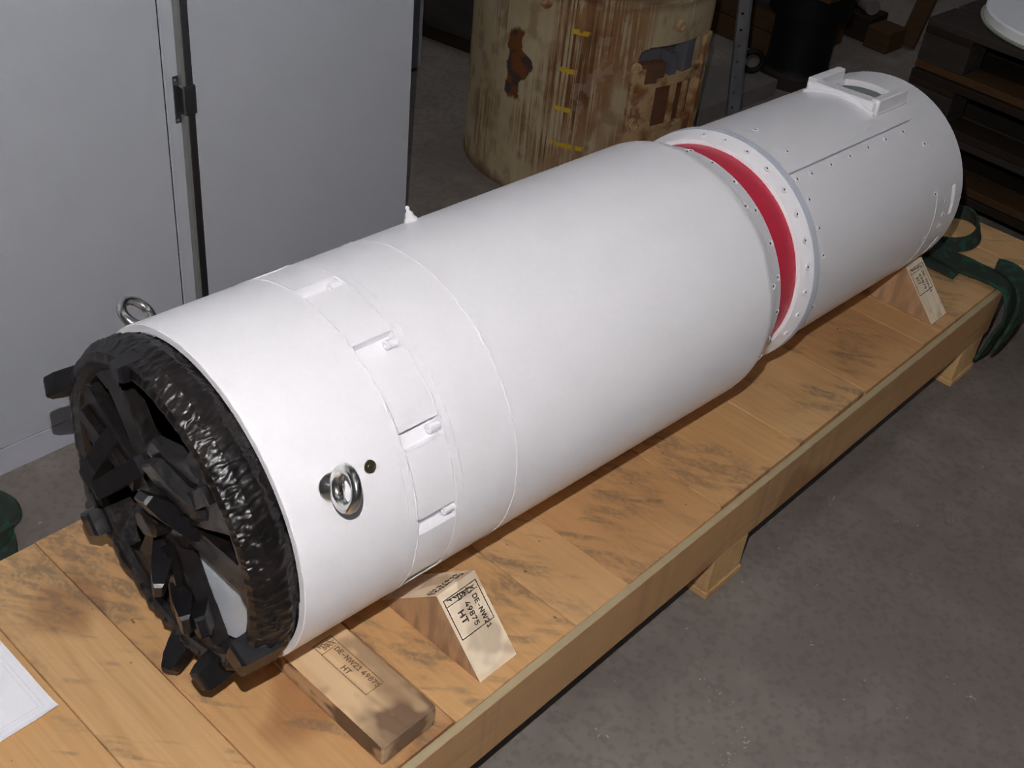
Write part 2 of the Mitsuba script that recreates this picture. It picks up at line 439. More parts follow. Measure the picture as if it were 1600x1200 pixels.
# second pallet, butted against the far end
pal2 = thing('wooden_pallet', 'pale wooden pallet behind the far end of the long pallet, partly under the green strap', 'pallet')
for x0, x1 in ((2.036, 2.150), (2.154, 2.283)):
    add(pal2 + '__plank', pbox(x0, x1, -1.3, 0.25, PZ - 0.022, PZ - 0.002), 'deck_wood_3', 25)
add(pal2 + '__stringer', pbox(2.04, 2.28, -1.28, -1.2, 0.0, PZ - 0.0225), 'block_wood', 25)
add(pal2 + '__stringer', pbox(2.034, 2.28, 0.14, 0.22, 0.02, PZ - 0.0225), 'block_wood', 25)
add(pal2 + '__stringer', pbox(2.04, 2.28, -0.72, -0.64, 0.0, PZ - 0.0225), 'block_wood', 25)
add(pal2 + '__runner', pbox(2.06, 2.15, -0.10, 0.25, 0.0, 0.0195), 'block_wood', 25)

# ------------------------------------------------------------------ machine
ZC, R = 0.52259, 0.25
mach = thing('tunnel_boring_machine', 'long white tunnel boring machine with a black cutter wheel, lying on the wooden pallet', 'tunnel boring machine')
MM = frame((0, 0, ZC), (1, 0, 0), (0, 1, 0))


def madd(part, m, mat, smooth=30, M=MM, **kw):
    t = m if isinstance(m, trimesh.Trimesh) else tm(m)
    return add(mach + '__' + part, xf(t, M), mat, smooth, **kw)


def arc_band(x0, x1, r0, r1, a0, a1, step=1.5):
    """Segment of a ring, angles in degrees from +y towards +z."""
    n = max(2, int(abs(a1 - a0) / step))
    A = np.radians(np.linspace(a0, a1, n + 1))
    P = [(x0, r0), (x1, r0), (x1, r1), (x0, r1)]
    V = np.array([[x, r * math.cos(a), r * math.sin(a)] for a in A for x, r in P])
    F = []
    for i in range(n):
        for k in range(4):
            l = (k + 1) % 4
            p, q, s, t = i * 4 + k, i * 4 + l, (i + 1) * 4 + l, (i + 1) * 4 + k
            F += [[p, s, q], [p, t, s]]
    F += [[0, 1, 2], [0, 2, 3], [4 * n, 4 * n + 2, 4 * n + 1], [4 * n, 4 * n + 3, 4 * n + 2]]
    t = trimesh.Trimesh(V, F, process=False)
    if t.volume < 0:
        t.invert()
    return t


def P3(x, r, deg):
    a = math.radians(deg)
    return np.array([x, r * math.cos(a), r * math.sin(a)])


# shell: front section with the segment groove, long plain section, seam, tapered end ring
GX0, GX1 = 0.186, 0.2535
shell = lathe_x([(0, R - 0.001), (0.001, R), (GX0, R), (GX0, R - 0.017), (GX1, R - 0.017), (GX1, R), (0.968, R), (0.978, R - 0.0009), (0.987, R - 0.0034), (0.996, R - 0.0076), (1.0040, R - 0.0122), (1.0043, 0.15),
                 (0.17, 0.15), (0.17, 0.231), (0.130, 0.231), (0.130, 0.239), (0, 0.239)], 240)
madd('shell', shell, 'white_paint', 20)
madd('bulkhead', lathe_x([(0.13, 0.001), (0.13, 0.2305), (0.168, 0.2305), (0.168, 0.001)], 96), 'black_inside', 30)
madd('shell_lining', lathe_x([(0.028, 0.2325), (0.028, 0.2385), (0.128, 0.2385), (0.128, 0.2325)], 128), 'black_inside', 30)
madd('end_ring', lathe_x([(1.0055, R - 0.0128), (1.0062, R - 0.0130), (1.0385, 0.2258), (1.0398, 0.2246), (1.0398, 0.15), (1.0055, 0.15)], 200), 'white_paint', 20)
# plates that close the groove, with open slots between them; a socket screw in each slot
for k in range(12):
    a = 84.5 + 30 * k
    madd('groove_plate', arc_band(GX0 + 0.0008, GX1 - 0.0008, R - 0.0165, R + 0.0004, a + 5.0, a + 30 - 1.4), 'white_paint', 20)
    bolt = lathe_x([(0, 0), (0, 0.0032), (0.002, 0.0035), (0.002, 0.0066), (0, 0.0066)] and [(0, 0.0032), (0, 0.0066), (0.001, 0.0074), (0.018, 0.0074), (0.018, 0.0001), (0.006, 0.0001), (0.006, 0.0032)], 20)
    o = P3(GX1 - 0.0185, R - 0.0080, a + 1.9)
    madd('slot_screw', xf(tm(bolt), frame(o, (1, 0, 0), (0, 1, 0))), 'screw_white', 30)
# weld beads: wobbly thin ropes round the shell
for i, (x, rad, a0, a1) in enumerate([(GX0 - 0.001, 0.0017, 20, 250), (GX1 + 0.001, 0.0017, 20, 250), (0.3705, 0.0019, 20, 250), (0.268, 0.0005, 60, 230), (0.172, 0.0005, 150, 230)]):
    t = np.arange(a0, a1, 0.7)
    w = meshkit.noise(np.stack([t * 0.35, t * 0 + i, t * 0], 1), 3) - 0.5
    w2 = meshkit.noise(np.stack([t * 1.2, t * 0 + i, t * 0], 1), 8) - 0.5
    pts = np.array([P3(x + 0.0028 * w_ * (1 if rad > 0.001 else .3), R - rad * 0.45, q) for q, w_ in zip(t, w)])
    madd('weld_bead', tube_along(pts, rad * (1 + 0.9 * w2), 8), 'white_paint', True)

# rivets / sunk screws
scr = lathe_x([(-0.003, 0.0001), (-0.003, 0.0058), (0.0009, 0.0070), (0.0011, 0.0062), (0.0003, 0.0052), (0.0003, 0.0030), (0.0009, 0.0026), (0.0009, 0.0001)], 20)
scr_t = tm(scr)
scr_t.apply_transform(trimesh.transformations.rotation_matrix(-math.pi / 2, [0, 1, 0]))   # axis x -> z
dot = trimesh.creation.cylinder(0.0021, 0.0014, sections=12)
scr_ply, dot_ply = mikit.ply(scr_t, 'screw_white', smooth=30), mikit.ply(dot, 'dark_dot', smooth=30)


def screw(M0, x, r, deg):
    a = math.radians(deg)
    nrm = np.array([0, math.cos(a), math.sin(a)])
    tv = np.array([0, -math.sin(a), math.cos(a)])
    M = M0 @ frame(P3(x, r, deg), (1, 0, 0), tv, nrm if np.dot(np.cross([1, 0, 0], tv), nrm) > 0 else nrm)
    if np.linalg.det(M[:3, :3]) < 0:
        M[:3, 0] *= -1
    k = add(mach + '__screw', scr_ply, None, to_world=T(M.tolist()))
    add(k + '__socket', dot_ply, None, to_world=T((M @ frame((0, 0, 0.0006), (1, 0, 0), (0, 1, 0))).tolist()))


for d in (85.4, 98, 111.4, 127, 142.5, 157.7, 174, 189):
    screw(MM, 1.0235, 0.2308, d)
for d in (89.5, 124.2, 158.7, 193):
    screw(MM, 0.990, R - 0.0048, d)

# rear can, articulated: its axis leans a little
RA, RP = 0.0534, -0.0511
ax = np.array([math.cos(RA) * math.cos(RP), math.sin(RA) * math.cos(RP), math.sin(RP)])
av = np.cross([0, 0, 1], ax); av /= np.linalg.norm(av)
aw = np.cross(ax, av)
RM = frame((1.04, 0.0017, ZC + 0.0016), ax, av, aw)
R2 = 0.2254
madd('red_seal', lathe_x([(-0.02, 0.17), (-0.02, 0.2135), (0.078, 0.2115), (0.078, 0.17)], 160), 'red_paint', 20, RM)
madd('flange', lathe_x([(0.059, 0.2160), (0.0605, 0.2190), (0.0635, 0.2208), (0.0850, 0.2318), (0.0868, 0.2322), (0.0868, 0.17), (0.059, 0.17)], 200), 'white_paint', 20, RM)
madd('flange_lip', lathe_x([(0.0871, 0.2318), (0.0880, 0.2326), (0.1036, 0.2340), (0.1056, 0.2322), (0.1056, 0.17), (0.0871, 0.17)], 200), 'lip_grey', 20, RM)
can = lathe_x([(0.106, R2), (0.717, R2), (0.7185, R2 - 0.001), (0.7185, 0.212), (0.106, 0.212)], 220)
A8 = 87.2
ta = np.array([0, -math.sin(math.radians(A8)), math.cos(math.radians(A8))])     # tangential
na = np.array([0, math.cos(math.radians(A8)), math.sin(math.radians(A8))])      # outward
SM = frame((0, 0, 0), (1, 0, 0), -ta, na)
# open pocket on top, hatch slit, side windows
pocket = tm(box(0.5225, 0.626, -0.0615, 0.0615, 0.19, 0.30))
can_t = can - mf(xf(pocket, SM))
slit = box(0.114, 0.601, -0.0015, 0.0015, 0.19, R2 + 0.01)


def rot_to(deg):
    a = math.radians(deg)
    nn = np.array([0, math.cos(a), math.sin(a)]); tt = np.array([0, math.sin(a), -math.cos(a)])
    return frame((0, 0, 0), (1, 0, 0), tt, nn)


can_t = can_t - mf(xf(tm(slit), rot_to(118.9)))
can_t = can_t - mf(arc_band(0.664, 0.682, 0.20, 0.24, 161, 178)) - mf(arc_band(0.664, 0.682, 0.20, 0.24, 193, 206))
can_t = can_t - mf(xf(tm(Manifold.cylinder(0.05, 0.0028, 0.0028, 16).translate([0.6127, 0, 0.2])), rot_to(136.4)))
can_t = can_t - mf(xf(tm(Manifold.cylinder(0.05, 0.0022, 0.0022, 16).translate([0.6245, 0, 0.2])), rot_to(110.2)))
madd('rear_shell', can_t, 'white_paint', 20, RM)
madd('rear_inner_tube', lathe_x([(0.107, 0.05), (0.107, 0.2116), (0.712, 0.2116), (0.712, 0.05)], 96) - mf(xf(tm(box(0.515, 0.635, -0.07, 0.07, 0.185, 0.30)), SM)) - mf(xf(tm(box(0.113, 0.605, -0.004, 0.004, 0.20, 0.22)), rot_to(118.9))), 'pocket_grey', 30, RM)
pts = [P3(0.5955, R2 - 0.0002, d) for d in np.linspace(158, 225, 50)]
madd('weld_bead', tube_along(pts, 0.0011, 8), 'white_paint', True, RM)
# saddle with two raised cheeks round the pocket
saddle = box(0.488, 0.5215, -0.078, 0.078, 0.17, 0.2365, 0.003)
cheek = box(0.498, 0.622, 0, 0.020, 0.17, 0.240, 0.0025)
saddle = saddle + cheek.translate([0, -0.084, 0]) + cheek.translate([0, 0.064, 0])
hollow = lathe_x([(0.3, 0.01), (0.3, R2 - 0.001), (0.8, R2 - 0.001), (0.8, 0.01)], 120)
saddle = mf(xf(tm(saddle), SM)) - hollow
madd('saddle', saddle, 'white_paint', 20, RM)
for y in (-0.084, 0.084):
    pts = [P3(s, R2 + 0.001, A8 + (21.3 if y > 0 else -21.3)) for s in np.linspace(0.494, 0.622, 20)]
    madd('weld_bead', tube_along(pts, 0.0042, 8), 'white_paint', True, RM)
pts = [P3(0.4885, R2 + 0.0012, d) for d in np.linspace(A8 - 21, A8 + 21, 40)]
madd('weld_bead', tube_along(pts, 0.0048, 8), 'white_paint', True, RM)
for s in (0.178, 0.2476, 0.319, 0.390, 0.462, 0.535):
    screw(RM, s, R2, 123.0)
for s, d in ((0.129, 122.5), (0.129, 133.5), (0.1305, 160.6), (0.131, 188), (0.129, 147.5), (0.165, 107.9), (0.171, 87.6), (0.585, 133.5), (0.585, 160.8), (0.585, 187)):
    screw(RM, s, R2, d)
for d in (75, 87, 99.5, 112, 124.5, 137, 149.5, 162, 174.5, 187, 199):
    screw(RM, 0.075, 0.2264, d)
for d in (169, 176, 183):
    screw(RM, 0.640, R2, d)

# lifting eye bolts, screw plug, grease nipple
th = np.linspace(0, 2 * np.pi, 48, endpoint=False)


def eye_bolt(x, deg, twist):
    k = key_of(mach + '__eye_bolt')
    info(k, 'shiny zinc lifting eye bolt')
    M = MM @ rot_to(deg) @ frame((x, 0, R), (math.cos(twist), math.sin(twist), 0), (-math.sin(twist), math.cos(twist), 0))
    ring = tube_along(np.stack([0.0240 * np.cos(th), 0 * th, 0.0385 + 0.0240 * np.sin(th)], 1), 0.0078 + 0.0012 * np.cos(th + np.pi / 2), 16, closed=True)
    collar = tm(lathe_x([(0, 0.0001), (0, 0.0175), (0.004, 0.0185), (0.008, 0.0165), (0.015, 0.0105), (0.015, 0.0001)], 32).rotate([0, -90, 0]))
    add(k + '__ring', xf(ring, M), 'zinc', True)
    add(k + '__collar', xf(collar, M), 'zinc', 40)


eye_bolt(0.0675, 148.0, 1.25)
eye_bolt(0.0675, 27.5, 0.42)
plug = lathe_x([(-0.006, 0.0001), (-0.006, 0.0088), (0.0008, 0.0092), (0.0014, 0.0086), (0.0014, 0.0066), (0.0005, 0.0060), (0.0005, 0.0032), (0.0018, 0.0030), (0.0018, 0.0001)], 24).rotate([0, -90, 0])
madd('screw_plug', tm(plug), 'brass_zinc', 40, MM @ rot_to(148.0) @ frame((0.130, 0, R), (1, 0, 0), (0, 1, 0)))
nip = lathe_x([(-0.004, 0.0001), (-0.004, 0.011), (0.004, 0.011), (0.008, 0.0075), (0.014, 0.006), (0.017, 0.003), (0.019, 0.0032), (0.022, 0.0036), (0.025, 0.002), (0.025, 0.0001)], 20).rotate([0, -90, 0])
madd('grease_nipple', tm(nip), 'white_paint', 40, MM @ rot_to(59.0) @ frame((0.476, 0, R), (1, 0, 0), (0, 1, 0)))

# white tabs and plate behind the cutter wheel
for a0, a1 in ((119, 127), (139.5, 147.5), (162, 177), (179.5, 190), (100, 106), (60, 70), (205, 215)):
    madd('shell_tab', arc_band(0.003, 0.020, 0.2275, 0.2389, a0, a1), 'white_inside', 30)
pl = [P3(0, 0.100, 180 + 100), P3(0, 0.226, 180 + 103), P3(0, 0.229, 180 + 80), P3(0, 0.229, 180 + 60), P3(0, 0.229, 180 + 38), P3(0, 0.10, 180 + 35)]
pl = np.array([[(-1) * q[1] * 1.0, q[2]] for q in pl])
poly = CrossSection([[(float(a), float(b)) for a, b in pl]])
if poly.area() <= 0:
    poly = CrossSection([[(float(a), float(b)) for a, b in pl[::-1]]])
PLATE = tm(Manifold.extrude(poly, 0.006))
# local (a, b, h) -> x = 0.006 + h, y = -a... the wheel's own frame: right as seen from the front is -y
FM = frame((0, 0, ZC), (0, -1, 0), (0, 0, 1), (1, 0, 0))
if np.linalg.det(FM[:3, :3]) < 0:
    PLATE.invert()
pl_uv = [(0.035, -0.060), (0.10, -0.045), (0.198, -0.055), (0.196, -0.07), (0.165, -0.125), (0.125, -0.162), (0.085, -0.186), (0.06, -0.18)]
PLATE = tm(Manifold.extrude(CrossSection([pl_uv if Polygon(pl_uv).exterior.is_ccw else pl_uv[::-1]]), 0.006))
PLATE.invert()
add(mach + '__inner_plate', xf(PLATE, FM @ frame((0, 0, -0.0285), (1, 0, 0), (0, 1, 0))), 'white_inside', 30)

# ------------------------------------------------------------------ cutter wheel (frame: u right, v up, h into the tube)
cut = mach + '__cutter_wheel'
info(cut, 'black cast cutter wheel with chisel teeth')


def cadd(part, t, mat='black_paint', smooth=30):
    t = t if isinstance(t, trimesh.Trimesh) else tm(t)
    t = xf(t, FM)
    if t.volume < 0:
        t.invert()
    return add(cut + '__' + part, t, mat, smooth)


def lathe_h(prof, seg=160):
    return lathe_x(prof, seg).rotate([0, -90, 0])


rim = lathe_h([(0.020, 0.206), (-0.052, 0.206), (-0.060, 0.211), (-0.0655, 0.222), (-0.062, 0.234), (-0.040, 0.2445), (-0.018, 0.2440), (-0.006, 0.238), (0.020, 0.230)], 200)
rim = tm(rim)
v, f = trimesh.remesh.subdivide_to_size(rim.vertices, rim.faces, 0.006, max_iter=12)
rim = trimesh.Trimesh(v, f, process=True)
V = rim.vertices
ang = np.arctan2(V[:, 1], V[:, 0])
rr = np.hypot(V[:, 0], V[:, 1])
outer = np.clip((rr - 0.222) / 0.012, 0, 1)                    # hard facing on the outer bevel only
q = np.stack([np.cos(ang) * 4, np.sin(ang) * 4, V[:, 2] * 16], 1)
warp = meshkit.fbm(q * 5, 3, 4) - 0.5
weave = np.sin(ang * 46 + V[:, 2] * 95 + warp * 7) * np.sin(ang * 38 - V[:, 2] * 120 + 2 + warp * 6)
rough = meshkit.fbm(V * 90, 3, 9) - 0.5
low = np.clip((0.1 - np.sin(ang)) / 0.5, 0, 1)                 # coarser weld beads low on the ring
ridge = np.exp(-((rr - 0.226) / 0.006) ** 2) * (meshkit.noise(np.stack([ang * 26, ang * 0, ang * 0], 1), 6) - 0.35)
rim.vertices = V + rim.vertex_normals * (outer * (0.0017 * (1 - 0.4 * low) * weave + (0.0030 + 0.0065 * low) * rough) + 0.005 * ridge * (0.45 + low) + 0.0012 * rough)[:, None]
cadd('rim', rim, smooth=50)
cadd('hub', displaced(lathe_h([(0.03, 0.0001), (0.03, 0.070), (-0.035, 0.066), (-0.050, 0.056), (-0.058, 0.030), (-0.078, 0.026), (-0.086, 0.018), (-0.086, 0.0001)], 40), 0.002, 40, 3, 2, 0.01), smooth=40)


def hullbox(pts):
    return Manifold.hull_points(np.asarray(pts, float))


def polar(r, deg, h, off=0.0):
    a = math.radians(deg)
    return (r * math.cos(a) - off * math.sin(a), r * math.sin(a) + off * math.cos(a), h)


def tooth(part, r, A, ln, w, h0=-0.050, lean=0.51, side=0.86, out=0.0, seed=0, thick=1.0):
    """Chisel on the wheel face, leaning forward in the direction of turning."""
    o = np.array(polar(r, A, h0, -0.006))
    et = np.array([-math.sin(math.radians(A)), math.cos(math.radians(A)), 0])
    er = np.array([math.cos(math.radians(A)), math.sin(math.radians(A)), 0])
    d = et * side + er * out + np.array([0, 0, -lean])
    d /= np.linalg.norm(d)
    nn = np.cross(er, d); nn /= np.linalg.norm(nn)
    if nn[2] > 0:
        nn = -nn
    wr = np.cross(d, nn)
    base = [o + wr * a * w + nn * b * thick for a in (-1, 1) for b in (-0.024, 0.012)]
    mid = [o + d * ln * 0.62 + wr * a * w + nn * b * thick for a in (-1, 1) for b in (-0.013, 0.013)]
    tip = [o + d * ln + wr * a * w * 0.72 + nn * b * thick for a in (-1, 1) for b in (-0.003, 0.007)]
    tip2 = [o + d * ln * 0.95 + wr * a * w * 0.95 + nn * b * thick for a in (-1, 1) for b in (-0.006, 0.009)]
    back = [o - d * 0.022 + wr * a * w * 0.85 + nn * b * thick for a in (-1, 1) for b in (-0.022, 0.004)]
    cadd(part, displaced(hullbox(base + mid + tip + tip2 + back), 0.0007, 60, 2, seed, 0.012), 'black_tool', 26)


for k in range(3):
    A = 45 + 120 * k
    arm = hullbox([polar(r, A + da, h) for r, da in ((0.03, 30), (0.213, 16.5), (0.213, 8), (0.03, -30), (0.213, -16.5), (0.213, -8)) for h in (-0.056, -0.030)])
    rib_ = hullbox([polar(r, A, h, o) for r in (0.055, 0.20) for o in (-0.012, 0.012) for h in (-0.066, -0.04)])
    cadd('arm', displaced(arm + rib_, 0.0016, 35, 3, k, 0.012), smooth=35)
    B = 5.5 + 120 * k
    sp = hullbox([polar(r, B, h, o * s_) for r, s_ in ((0.03, 0.018), (0.215, 0.026)) for o in (-1, 1) for h in (-0.050, -0.026)])
    web = hullbox([polar(0.208, B, h, o) for o in (-0.05, 0.045) for h in (-0.052, -0.026)] + [polar(0.18, B, h, o) for o in (-0.024, 0.024) for h in (-0.052, -0.026)])
    cadd('spoke', displaced(sp + web, 0.0012, 35, 3, 10 + k, 0.012), smooth=35)
    for j, (r, da, ln, w, le) in enumerate(((0.152, 10.6, 0.072, 0.0185, 0.30), (0.130, -5.8, 0.096, 0.0180, 0.36), (0.069, -25.5, 0.090, 0.0170, 0.56))):
        tooth('tooth', r, A + da, ln, w * (1.0, 0.8, 0.9)[k], lean=le, seed=j)
    G, s_, hh, rr_ = A - 66, (0.019, 0.012, 0.019)[k], (-0.082, -0.074, -0.082)[k], (0.229, 0.228, 0.236)[k]
    blk = hullbox([polar(rr_ + a * s_ * q_, G, h, b * s_ * q_) for h, q_ in ((-0.03, 1.15), (hh, 1.0), (hh - 0.004, 0.80)) for a in (-1, 1) for b in (-1, 1)])
    cadd('gauge_cutter', displaced(blk, 0.0008, 70, 2, k, 0.01), 'black_tool', 30)
tooth('outer_chisel', 0.232, 157, 0.056, 0.016, -0.045, 0.60, 0.50, 0.30, 2, 1.0)
tooth('outer_chisel', 0.230, -84, 0.062, 0.016, -0.048, 0.60, 0.30, 0.52, 3, 1.1)
tooth('outer_chisel', 0.226, -57, 0.050, 0.017, -0.050, 0.80, 0.25, 0.20, 4, 1.2)

# ------------------------------------------------------------------ timber under the front end
beam_top = PZ + 0.0448
bm = [(0.034, -0.3485), (0.139, -0.3485), (0.139, 0.30), (0.034, 0.30)]
beam = thing('wooden_beam', 'worn short timber beam under the front of the white tube, its end near the pallet edge', 'beam')
bmesh = tm(box(0.036, 0.139, -0.349, 0.31, PZ + 0.0008, beam_top, 0.003))
add(beam + '__body', xf(displaced(bmesh, 0.0008, 22, 3, 5, 0.014), PM), 'beam_wood', 30)


def text_on(key, strings, M, mat, depth=0.0003):
    """strings: (text, height, x, y, bold) in the plane of M."""
    ms = []
    for s, h, x, y, b in strings:
        t = meshkit.text_mesh(s, h, depth, b)
        t.apply_translation([x, y, 0])
        ms.append(t)
    return add(key, xf(cat(ms), M), mat, False)


def bar2(x0, y0, x1, y1, w, depth=0.0003):
    d = np.array([x1 - x0, y1 - y0]); L = np.hypot(*d); d /= L; n = np.array([-d[1], d[0]]) * w / 2
    return trimesh.creation.extrude_polygon(Polygon([(x0 + n[0], y0 + n[1]), (x1 + n[0], y1 + n[1]), (x1 - n[0], y1 - n[1]), (x0 - n[0], y0 - n[1])]), depth, engine='earcut')


def stamp(parent, M, L, W, mat, lines, ear=True, w=0.0009):
    """Framed heat-treatment stamp, L along the text, W across; origin = lower left corner."""
    fr = [bar2(0, 0, L, 0, w), bar2(L, 0, L, W, w), bar2(L, W, 0, W, w), bar2(0, W, 0, 0, w), bar2(L * .17, 0, L * .17, W * .96, w * .8)]
    if ear:     # an ear of wheat with letters beside it
        for i in range(6):
            x, y = L * (0.035 + 0.012 * i * (i % 2)), W * (0.14 + 0.13 * i)
            fr.append(bar2(x, y, x + L * 0.05, y + W * 0.075, w * 1.7))
        fr.append(bar2(L * .03, W * .08, L * .085, W * .9, w))
    add(parent + '__stamp_frame', xf(cat(fr), M), mat, False)
    text_on(parent + '__stamp_text', lines, M, mat)


BM = PM @ frame((0.0775, -0.149, beam_top + 0.0004), (0, -1, 0), (1, 0, 0))
BL, BW = 0.118, 0.0335
up = frame((0, 0, 0), (0, 1, 0), (-1, 0, 0))
stamp(beam, BM, BL, BW, 'stamp_ink_faded', [('DE-NW21 49875', 0.0083, 0.0225, 0.0200, True), ('HT', 0.0090, 0.056, 0.0045, True)])
ip = cat([meshkit.text_mesh('IPPC', 0.0055, 0.0003, True)])
ip.apply_transform(up)
add(beam + '__stamp_text', xf(xf(ip, frame((0.0165, 0.008, 0), (1, 0, 0), (0, 1, 0))), BM), 'stamp_ink_faded', False)


def wedge(label, x0, x1, ridge_y, ridge_z, y_out, y_in):
    k = thing('wooden_wedge', label, 'wedge')
    P = [(x, y, z) for x in (x0, x1) for y, z in ((ridge_y, PZ + ridge_z), (y_out, PZ + 0.001), (y_in, PZ + 0.001))]
    P = np.array(P)
    add(k + '__body', xf(displaced(Manifold.hull_points(P), 0.0003, 30, 2, 3, 0.02), PM), 'wedge_wood', 25)
    d = np.array([0, y_out - ridge_y, -ridge_z]); L = np.linalg.norm(d); d /= L
    n = np.cross(d, [1, 0, 0])
    return k, d, n, L


k, d, n, L = wedge('wooden wedge with a black stamp beside the front of the tube, close to the beam', 0.241, 0.322, -0.238, 0.108, -0.341, -0.118)
W = 0.081
WM = PM @ frame(np.array([0.241, -0.238, PZ + 0.108]) + d * 0.013 + np.array([0.006, 0, 0]) + n * 0.0004, d, (1, 0, 0), n)
stamp(k, WM, 0.066, 0.068, 'stamp_ink', [('DE-NW21', 0.0086, 0.0165, 0.050, True), ('49875', 0.0092, 0.020, 0.032, True), ('HT', 0.0115, 0.026, 0.014, True)], w=0.0013)
ip = meshkit.text_mesh('IPPC', 0.0088, 0.0003, True)
ip.apply_transform(up)
add(k + '__stamp_text', xf(xf(ip, frame((0.0125, 0.024, 0), (1, 0, 0), (0, 1, 0))), WM), 'stamp_ink', False)
# stamp on the face turned to the tube
di = np.array([0, 0.12, -0.108]); di /= np.linalg.norm(di)
ni = np.cross([1, 0, 0], di)
WI = PM @ frame(np.array([0.247, -0.238, PZ + 0.108]) + di * 0.03 + ni * 0.0004, (1, 0, 0), di, ni)
WI = PM @ frame(np.array([0.316, -0.238, PZ + 0.108]) + di * 0.012 + ni * 0.0004, (-1, 0, 0), -di, np.cross([-1, 0, 0], -di))
text_on(k + '__stamp_text', [('DE-NW21', 0.010, 0.004, -0.012, True), ('49875 HT', 0.010, 0.004, -0.026, True)], WI, 'stamp_ink')
k2, d, n, L = wedge('wooden wedge with a black stamp beside the rear of the tube, near the green strap', 1.716, 1.790, -0.236, 0.106, -0.335, -0.135)
WM = PM @ frame(np.array([1.716, -0.236, PZ + 0.106]) + d * 0.012 + np.array([0.006, 0, 0]) + n * 0.0004, d, (1, 0, 0), n)
stamp(k2, WM, 0.062, 0.060, 'stamp_ink', [('DE-NW21', 0.0080, 0.0155, 0.044, True), ('49875', 0.009, 0.018, 0.028, True), ('HT', 0.010, 0.022, 0.012, True)], w=0.0014)

# ------------------------------------------------------------------ paper sheet
sh = thing('paper_sheet', 'white paper sheet with a drawn border lying on the near corner of the pallet', 'paper')
nx, ny = 30, 40
gx, gy = np.meshgrid(np.linspace(-0.48, -0.232, nx), np.linspace(0.035, 0.38, ny), indexing='ij')
ex = np.clip((gx + 0.232 + 0.03) / 0.03, 0, 1); ey = np.clip((0.065 - gy) / 0.03, 0, 1)
gz = PZ + 0.0016 + 0.003 * ex * ey + 0.0008 * meshkit.noise(np.stack([gx * 12, gy * 12, gx * 0], -1), 3) + 0.0035 * np.clip((0.05 - gy) / 0.015, 0, 1) ** 2
Vt = np.stack([gx, gy, gz], -1).reshape(-1, 3)
Fq = []
for i in range(nx - 1):
    for j in range(ny - 1):
        a = i * ny + j
        Fq += [[a, a + ny, a + ny + 1], [a, a + ny + 1, a + 1]]
top = trimesh.Trimesh(Vt, Fq, process=False)
bot = top.copy(); bot.apply_translation([0, 0, -0.0004]); bot.invert()
add(sh + '__sheet', xf(cat([top, bot]), PM), 'paper', False)


def on_sheet(poly_, w):
    ms = []
    for (x0, y0), (x1, y1) in zip(poly_[:-1], poly_[1:]):
        nseg = 16
        for t in range(nseg):
            a, b = t / nseg, (t + 1) / nseg
            ms.append(bar2(x0 + (x1 - x0) * a, y0 + (y1 - y0) * a, x0 + (x1 - x0) * b, y0 + (y1 - y0) * b, w, 0.0002))
    m = cat(ms)
    X, Y = m.vertices[:, 0], m.vertices[:, 1]
    ex = np.clip((X + 0.262) / 0.03, 0, 1); ey = np.clip((0.065 - Y) / 0.03, 0, 1)
    m.vertices[:, 2] += PZ + 0.0017 + 0.003 * ex * ey + 0.0008 * meshkit.noise(np.stack([X * 12, Y * 12, X * 0], -1), 3) + 0.0035 * np.clip((0.05 - Y) / 0.015, 0, 1) ** 2
    return m


add(sh + '__border', xf(cat([on_sheet([(-0.47, 0.050), (-0.246, 0.050), (-0.246, 0.37)], 0.0006), on_sheet([(-0.47, 0.056), (-0.252, 0.056), (-0.252, 0.37)], 0.0006)]), PM), 'pencil', False)

# ------------------------------------------------------------------ green lifting straps


def ribbon(pts, side, width, thick=0.005, n=8, wob=0.0, seed=0):
    """Flat webbing swept along pts; side = direction across the band at each point (interpolated)."""
    from scipy.interpolate import CubicSpline
    P = np.asarray(pts, float); S = np.asarray(side, float)
    if S.ndim == 1:
        S = np.repeat(S[None], len(P), 0)
    s = np.r_[0, np.cumsum(np.linalg.norm(np.diff(P, axis=0), axis=1))]
    m = len(P) * n
    u = np.linspace(0, s[-1], m)
    Q = CubicSpline(s, P)(u); tg = CubicSpline(s, P)(u, 1); D = CubicSpline(s, S)(u)
    tg /= np.linalg.norm(tg, axis=1, keepdims=True)
    D -= tg * (D * tg).sum(1, keepdims=True); D /= np.linalg.norm(D, axis=1, keepdims=True)
    N = np.cross(tg, D)
    c = 7
    V, F = [], []
    for i in range(m):
        t = np.linspace(-1, 1, c)
        wv = wob * (meshkit.noise(np.stack([t * 1.3 + seed, t * 0 + u[i] * 22, t * 0], 1), seed) - 0.5)
        V.append(np.vstack([Q[i] + D[i] * (t * width / 2)[:, None] + N[i] * (wv + thick / 2)[:, None], Q[i] + D[i] * (t[::-1] * width / 2)[:, None] + N[i] * (wv[::-1] - thick / 2)[:, None]]))
    V = np.vstack(V); k = 2 * c
    for i in range(m - 1):
        for j in range(k):
            l = (j + 1) % k
            F += [[i * k + j, i * k + l, (i + 1) * k + l], [i * k + j, (i + 1) * k + l, (i + 1) * k + j]]
    for e in (0, m - 1):
        for j in range(1, k - 1):
            F.append([e * k, e * k + j, e * k + j + 1] if e else [e * k, e * k + j + 1, e * k + j])
    t = trimesh.Trimesh(V, F, process=False)
    if t.volume < 0:
        t.invert()
    return t


strap = thing('lifting_strap', 'dark green lifting strap across the far end of the pallet, hanging over its edge', 'strap')
z = PZ


def PW(*a):
    return np.array([PX(*q) for q in a])


